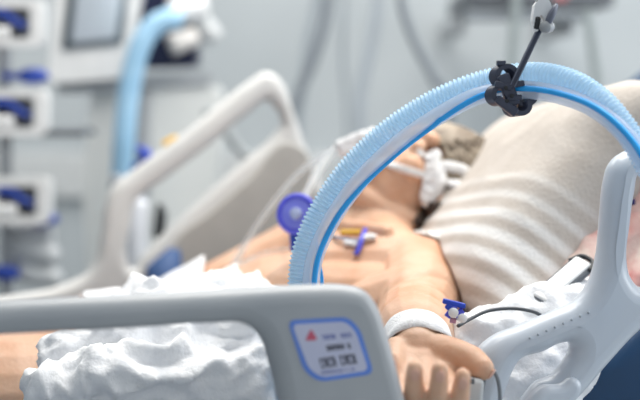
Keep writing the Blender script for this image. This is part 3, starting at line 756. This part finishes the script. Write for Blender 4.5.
bm = new(); box(bm, D(468, 381, 1.465), (.013, .003, .0055), Matrix.Rotation(R(4), 3, 'Y'), .0012); mk('slot', bm, M_dgrey, sen)
bm = tube([D(480, 400, 1.485), D(484, 380, 1.485), D(487, 366, 1.485), D(492, 368, 1.485), D(498, 380, 1.485), D(500, 400, 1.485), D(498, 440, 1.485)], .002, 8); mk('lead', bm, M_cable, sen)

# handset on the blanket
a, b = D(538, 304, 1.66), D(586, 262, 1.70); d = (b - a).normalized(); toc = (CAM - a).normalized(); nrm = (toc * .6 + Vector((0, 0, .8))); nrm = (nrm - d * nrm.dot(d)).normalized(); rot = axes(d.cross(nrm) * -1, nrm, d); L = (b - a).length
if rot.determinant() < 0: rot = axes(d.cross(nrm), nrm, d)
hsn = thing('handset', a, 'white bed control handset with dark edge lying on the pink blanket', 'handset')
bm = new(); box(bm, (a + b) / 2, (.029, .011, L), rot, .0045); mk('shell', bm, M_dgrey, hsn)
bm = new(); box(bm, (a + b) / 2 + nrm * .004, (.022, .007, L * .92), rot, .003); mk('face', bm, M_white, hsn)
bm = new(); sweep(bm, cr([b + rot @ Vector((-.014, .003, -.012)), b + rot @ Vector((-.008, .003, .002)), b + rot @ Vector((.008, .003, .002)), b + rot @ Vector((.014, .003, -.012))], 5), .0028, 8); mk('end_cap', bm, M_black, hsn)
# blue bag of something behind the rail at the right edge
bm = new(); ell(bm, D(637, 207, 1.80), (.016, .02, .018), None, 16); ell(bm, D(645, 215, 1.80), (.02, .02, .014), None, 16)
tag(mk('dark_blue_cloth', cloth_mesh(bm, .004, .006, 30, 2, (1, 1, 1), 4), mat('indigo_cloth', '#33346f', .8)), 'small dark blue cloth tucked on the blanket behind the head rail', 'cloth')

# ------------------------------------------------------------------ background: pumps
YP = 2.85
rack = thing('pump_stand', (D(-6, 200, YP).x, YP + .05, 0), 'grey pump stand at the left edge with blue clamp knobs', 'stand')
rx = D(-6, 200, YP).x
bm = new(); cyl(bm, (rx + .012, YP + .05, .08), (rx + .012, YP + .05, 1.75), .013); mk('pole', bm, M_grey, rack)
bm = new()
for k in range(5): a_ = 2 * PI * k / 5; cyl(bm, (rx, YP + .05, .09), (rx + .28 * math.cos(a_), YP + .05 + .28 * math.sin(a_), .03), .014)
mk('base', bm, M_dgrey, rack)
for (x, y) in ((33, 76), (43, 219), (4, 273)):
    c = D(x, y, YP + .03); bm = new(); ell(bm, c, (.031, .022, .0155)); cyl(bm, c, (rx + .012, c.y, c.z), .007); mk('clamp_knob', bm, M_blued, rack)
pump0 = None
def pump():
    c = D(0, 23, YP); o = thing('infusion_pump', c, '', 'pump', 'infusion pumps on the left stand')
    def rr(x0, y0, x1, y1, r, dy0, dy1, hole=None):
        q = rounded([Vector((x0, y0)), Vector((x1, y0)), Vector((x1, y1)), Vector((x0, y1))], r, 5); bm = new()
        P = lambda p, y: D(p.x, p.y, YP) + Vector((0, y, 0))
        f1 = [bm.verts.new(P(p, dy0)) for p in q]; f2 = [bm.verts.new(P(p, dy1)) for p in q]; n = len(q)
        if hole:
            h = rounded([Vector((hole[0], hole[1])), Vector((hole[2], hole[1])), Vector((hole[2], hole[3])), Vector((hole[0], hole[3]))], r * .6, 5)
            g1 = [bm.verts.new(P(p, dy0)) for p in h]; g2 = [bm.verts.new(P(p, dy1)) for p in h]
            for i in range(n):
                j = (i + 1) % n
                bm.faces.new((f1[i], f1[j], g1[j], g1[i])); bm.faces.new((f2[j], f2[i], g2[i], g2[j])); bm.faces.new((g1[i], g1[j], g2[j], g2[i]))
        else: bm.faces.new(f1); bm.faces.new(f2[::-1])
        for i in range(n): bm.faces.new((f1[i], f2[i], f2[(i + 1) % n], f1[(i + 1) % n]))
        bmesh.ops.recalc_face_normals(bm, faces=bm.faces); return bm
    sharp(mk('housing', rr(-150, 0, 44, 47, 9, -.02, .03, (-8, 8, 32, 39)), M_white, o))
    mk('back_plate', rr(-20, 6, 34, 41, 4, .012, .024), mat('pump_back', '#8a8f93', .5), o)
    bm = new(); sweep(bm, cr([D(-12, 13, YP - .012), D(4, 14, YP - .014), D(14, 21, YP - .014), D(26, 27, YP - .012)], 6), lambda i, n: 0.0095 - .003 * i / n, 12); mk('plunger_clamp', bm, M_blued, o)
    bm = new(); cyl(bm, D(-40, 32, YP - .012), D(10, 33, YP - .012), .0125); mk('syringe', bm, M_white, o)
    return o
def copy_tree(o, parent=None):
    c = o.copy(); COL.objects.link(c); 
    if parent: c.parent = parent
    for k in list(o.children): copy_tree(k, c)
    return c
p0 = pump(); p0['label'] = 'white infusion pump with blue plunger clamp, topmost at the left edge'
for y, lb, dx in ((112, 'white infusion pump with blue plunger clamp, second from the top at the left edge', 4), (200, 'white infusion pump with blue plunger clamp, lowest at the left edge', 7)):
    c = copy_tree(p0); c.location = Vector(p0.location) + D(dx, y, YP) - D(0, 23, YP); c['label'] = lb
bm = new(); box(bm, D(52, 132, YP + .08), (.15, .16, .014), None, .004); cyl(bm, D(14, 133, YP + .08), (rx + .012, YP + .05, D(14, 133, YP + .08).z), .008)
tag(mk('tray', bm, M_dgrey), 'dark grey tray on the pump stand beside the second pump', 'tray')
bm = new()
for (x0, y0, x1, y1, r) in ((22, 234, 46, 234, .020), (20, 250, 50, 255, .024), (26, 275, 54, 278, .02), (22, 236, 24, 275, .018)): capsule(bm, D(x0, y0, YP + .06), r, D(x1, y1, YP + .06), r)
tag(mk('fluid_bag', remesh(bm, .006, 3), mat('bag_grey', '#c3c7ca', .4)), 'pale grey drainage bag hanging under the lowest pump', 'bag')

# ------------------------------------------------------------------ background: ventilator
YV = 3.15
def Q(px, py, dy=0): return D(px, py, YV + dy)
def slab(pts, dy0, dy1, r=.01):
    q = rounded([Vector(p) for p in pts], r, 4); bm = new(); n = len(q)
    f1 = [bm.verts.new(Q(p.x, p.y) + Vector((0, dy0, 0))) for p in q]; f2 = [bm.verts.new(Q(p.x, p.y) + Vector((0, dy1, 0))) for p in q]
    bm.faces.new(f1); bm.faces.new(f2[::-1])
    for i in range(n): bm.faces.new((f1[i], f2[i], f2[(i + 1) % n], f1[(i + 1) % n]))
    bmesh.ops.recalc_face_normals(bm, faces=bm.faces); return bm
vent = thing('ventilator', (Q(130, 200).x, YV + .1, 0), 'white bedside ventilator with a tilted screen at the upper left', 'ventilator')
sharp(mk('screen_housing', slab([(66, -120), (160, -125), (132, 62), (122, 78), (52, 84), (48, 74)], 0, .05, 8), M_white, vent))
mk('bezel', slab([(78, -95), (138, -97), (123, 44), (62, 50)], -.006, .004, 4), M_screenb, vent)
mk('screen', slab([(86, -88), (132, -90), (116, 38), (72, 43)], -.009, .0, 3), M_screen, vent)
bm = new(); box(bm, Q(90, 88, .06), (.13, .08, .022), None, .006); mk('screen_mount', bm, M_grey, vent)
sharp(mk('pump_module', slab([(138, -30), (196, -32), (194, 66), (140, 68)], .03, .16, 4), M_navyd, vent))
sharp(mk('shelf', slab([(60, 78), (208, 72), (208, 84), (62, 92)], .04, .20, 3), M_grey, vent))
sharp(mk('body', slab([(88, 90), (214, 86), (216, 150), (200, 262), (84, 280), (78, 180)], .05, .30, 8), mat('machine_white', '#dfe0dd', .5, '#d4d6d4', 5), vent))
mk('body_gap', slab([(122, 92), (150, 90), (146, 262), (126, 264)], .046, .06, 3), M_grey, vent)
bm = new(); cyl(bm, (Q(140, 0).x, YV + .15, .1), (Q(140, 0).x, YV + .15, .95), .05); mk('column', bm, M_lgrey, vent)
bm = new(); box(bm, (Q(140, 0).x, YV + .15, .06), (.5, .5, .08), None, .02); mk('base', bm, M_lgrey, vent)
bm = new(); cyl(bm, Q(170, 12, .0), Q(206, 6, .02), .030, .026); mk('outlet_port', bm, M_white, vent)
bm = new(); cyl(bm, Q(170, 45, .0), Q(196, 36, .02), .024, .020); mk('outlet_port', bm, mat('port_cream', '#e0dcd8', .4), vent)
bm = new(); cyl(bm, Q(196, 14, .03), Q(216, 40, .03), .022); mk('outlet_port', bm, M_lgrey, vent)
tag(mk('supply_hose', tube([Q(180, 20, -.05), Q(168, 19, -.06), Q(153, 27, -.065), Q(141, 44, -.07), Q(133, 70, -.07), Q(128, 100, -.07), Q(124, 140, -.07), Q(122, 180, -.06), Q(122, 240, -.05), Q(126, 300, 0)], .0225, 16), M_bluehose), 'thick pale blue hose looping down in front of the ventilator', 'hose')
bm = new(); ell(bm, D(146, 155, 2.75), (.011, .011, .012)); ell(bm, D(140, 149, 2.75), (.008, .008, .007))
sup = mk('connector', cyl(bm, D(146, 156, 2.75), D(133, 168, 2.85), .006), M_blue); tag(sup, 'small bright blue connector above the far rail bend', 'connector')
bm = new(); cyl(bm, D(164, 146, 2.475), D(177, 137, 2.478), .008, .006); tag(mk('yellow_cap', bm, M_yellow), 'small yellow cap above the sloping far rail', 'cap')
bm = new(); cyl(bm, D(137, 275, 2.72), D(137, 200, 2.72), .021); cyl(bm, D(137, 203, 2.72), D(137, 196, 2.72), .012); tag(mk('canister', bm, mat('canister_white', '#e4e7ee', .35)), 'white canister seen through the opening of the far rail', 'canister')
bm = new(); box(bm, D(160, 224, 2.72), (.020, .03, .052), Matrix.Rotation(R(6), 3, 'Y'), .005); box(bm, D(160, 208, 2.715), (.012, .02, .016), None, .004); tag(mk('socket_box', bm, M_black), 'small black box seen through the opening of the far rail', 'box')
bm = new(); cyl(bm, D(118, 275, 2.9), D(118, 175, 2.9), .016); tag(mk('support_post', bm, mat('post_grey', '#9fa5ad', .4)), 'grey post behind the bend of the far rail', 'post')

# ------------------------------------------------------------------ background: shelf and cables on the wall
YS = 3.4
sh = thing('wall_shelf', D(525, 5, YS), 'dark grey equipment shelf high on the back wall at top right', 'shelf')
bm = new(); c = D(525, 3, YS + .2); box(bm, c, (.32, .55, .05), None, .01); mk('tray', bm, M_dgrey, sh)
bm = new(); box(bm, D(525, 16, YS - .06), (.26, .03, .022), None, .006); mk('front_lip', bm, M_cable, sh)
for x in (470, 585): 
    bm = new(); box(bm, (D(x, 0, YS).x, (YS + .2 + WY) / 2, c.z - .05), (.02, WY - YS - .2, .05), None, .004); mk('bracket', bm, M_grey, sh)
bm = new(); ell(bm, D(560, -3, YS - .06), (.022, .02, .018)); tag(mk('red_cap', bm, mat('dusty_red', '#c0787a', .5)), 'dusty red cap on the front of the dark shelf', 'cap')
def cable(pts, Y, r, m, lb): tag(mk('cable', tube([D(x, y, Y) for x, y in pts], r, 8), m), lb, 'cable', 'cables hanging on the back wall')
cable([(334, -120), (330, -20), (324, 25), (312, 62), (300, 90), (290, 130), (292, 190), (300, 330)], 3.5, .013, M_cable, 'thick dark grey cable bending left, leftmost on the back wall')
cable([(322, -120), (318, -10), (308, 40), (302, 90), (298, 140), (300, 330)], 3.75, .010, mat('cable_pale', '#9aa2a9', .5), 'pale grey cable just left of the thick dark one on the wall')
cable([(350, -120), (344, 0), (343, 60), (348, 130), (350, 330)], 3.8, .006, MATS['cable_pale'], 'thin pale cable hanging straight right of the thick dark one')
cable([(382, -120), (378, 0), (370, 50), (362, 85), (360, 130), (364, 330)], 3.7, .013, mat('cable_mist', '#a4acb4', .5), 'pale cable hanging above the patient mouth')
cable([(392, -120), (400, -10), (408, 25), (420, 52), (436, 82), (450, 110), (462, 330)], 3.3, .0105, M_cable, 'dark grey cable slanting right above the hoses')
cable([(520, -120), (516, 0), (513, 50), (509, 100), (505, 150), (505, 330)], 3.3, .0115, mat('cable_green_grey', '#8a9394', .5), 'grey green cable hanging behind the hose clip')
cable([(586, 10), (590, 30), (594, 60), (597, 95), (600, 330)], 3.3, .010, MATS['cable_green_grey'], 'grey green cable hanging above the pillow at right')
cable([(205, 110), (225, 128), (236, 145), (246, 156), (262, 166), (280, 250), (282, 330), (284, 800)], 2.95, .010, mat('cable_soft', '#a0a5a7', .5), 'soft grey cable drooping behind the far rail')
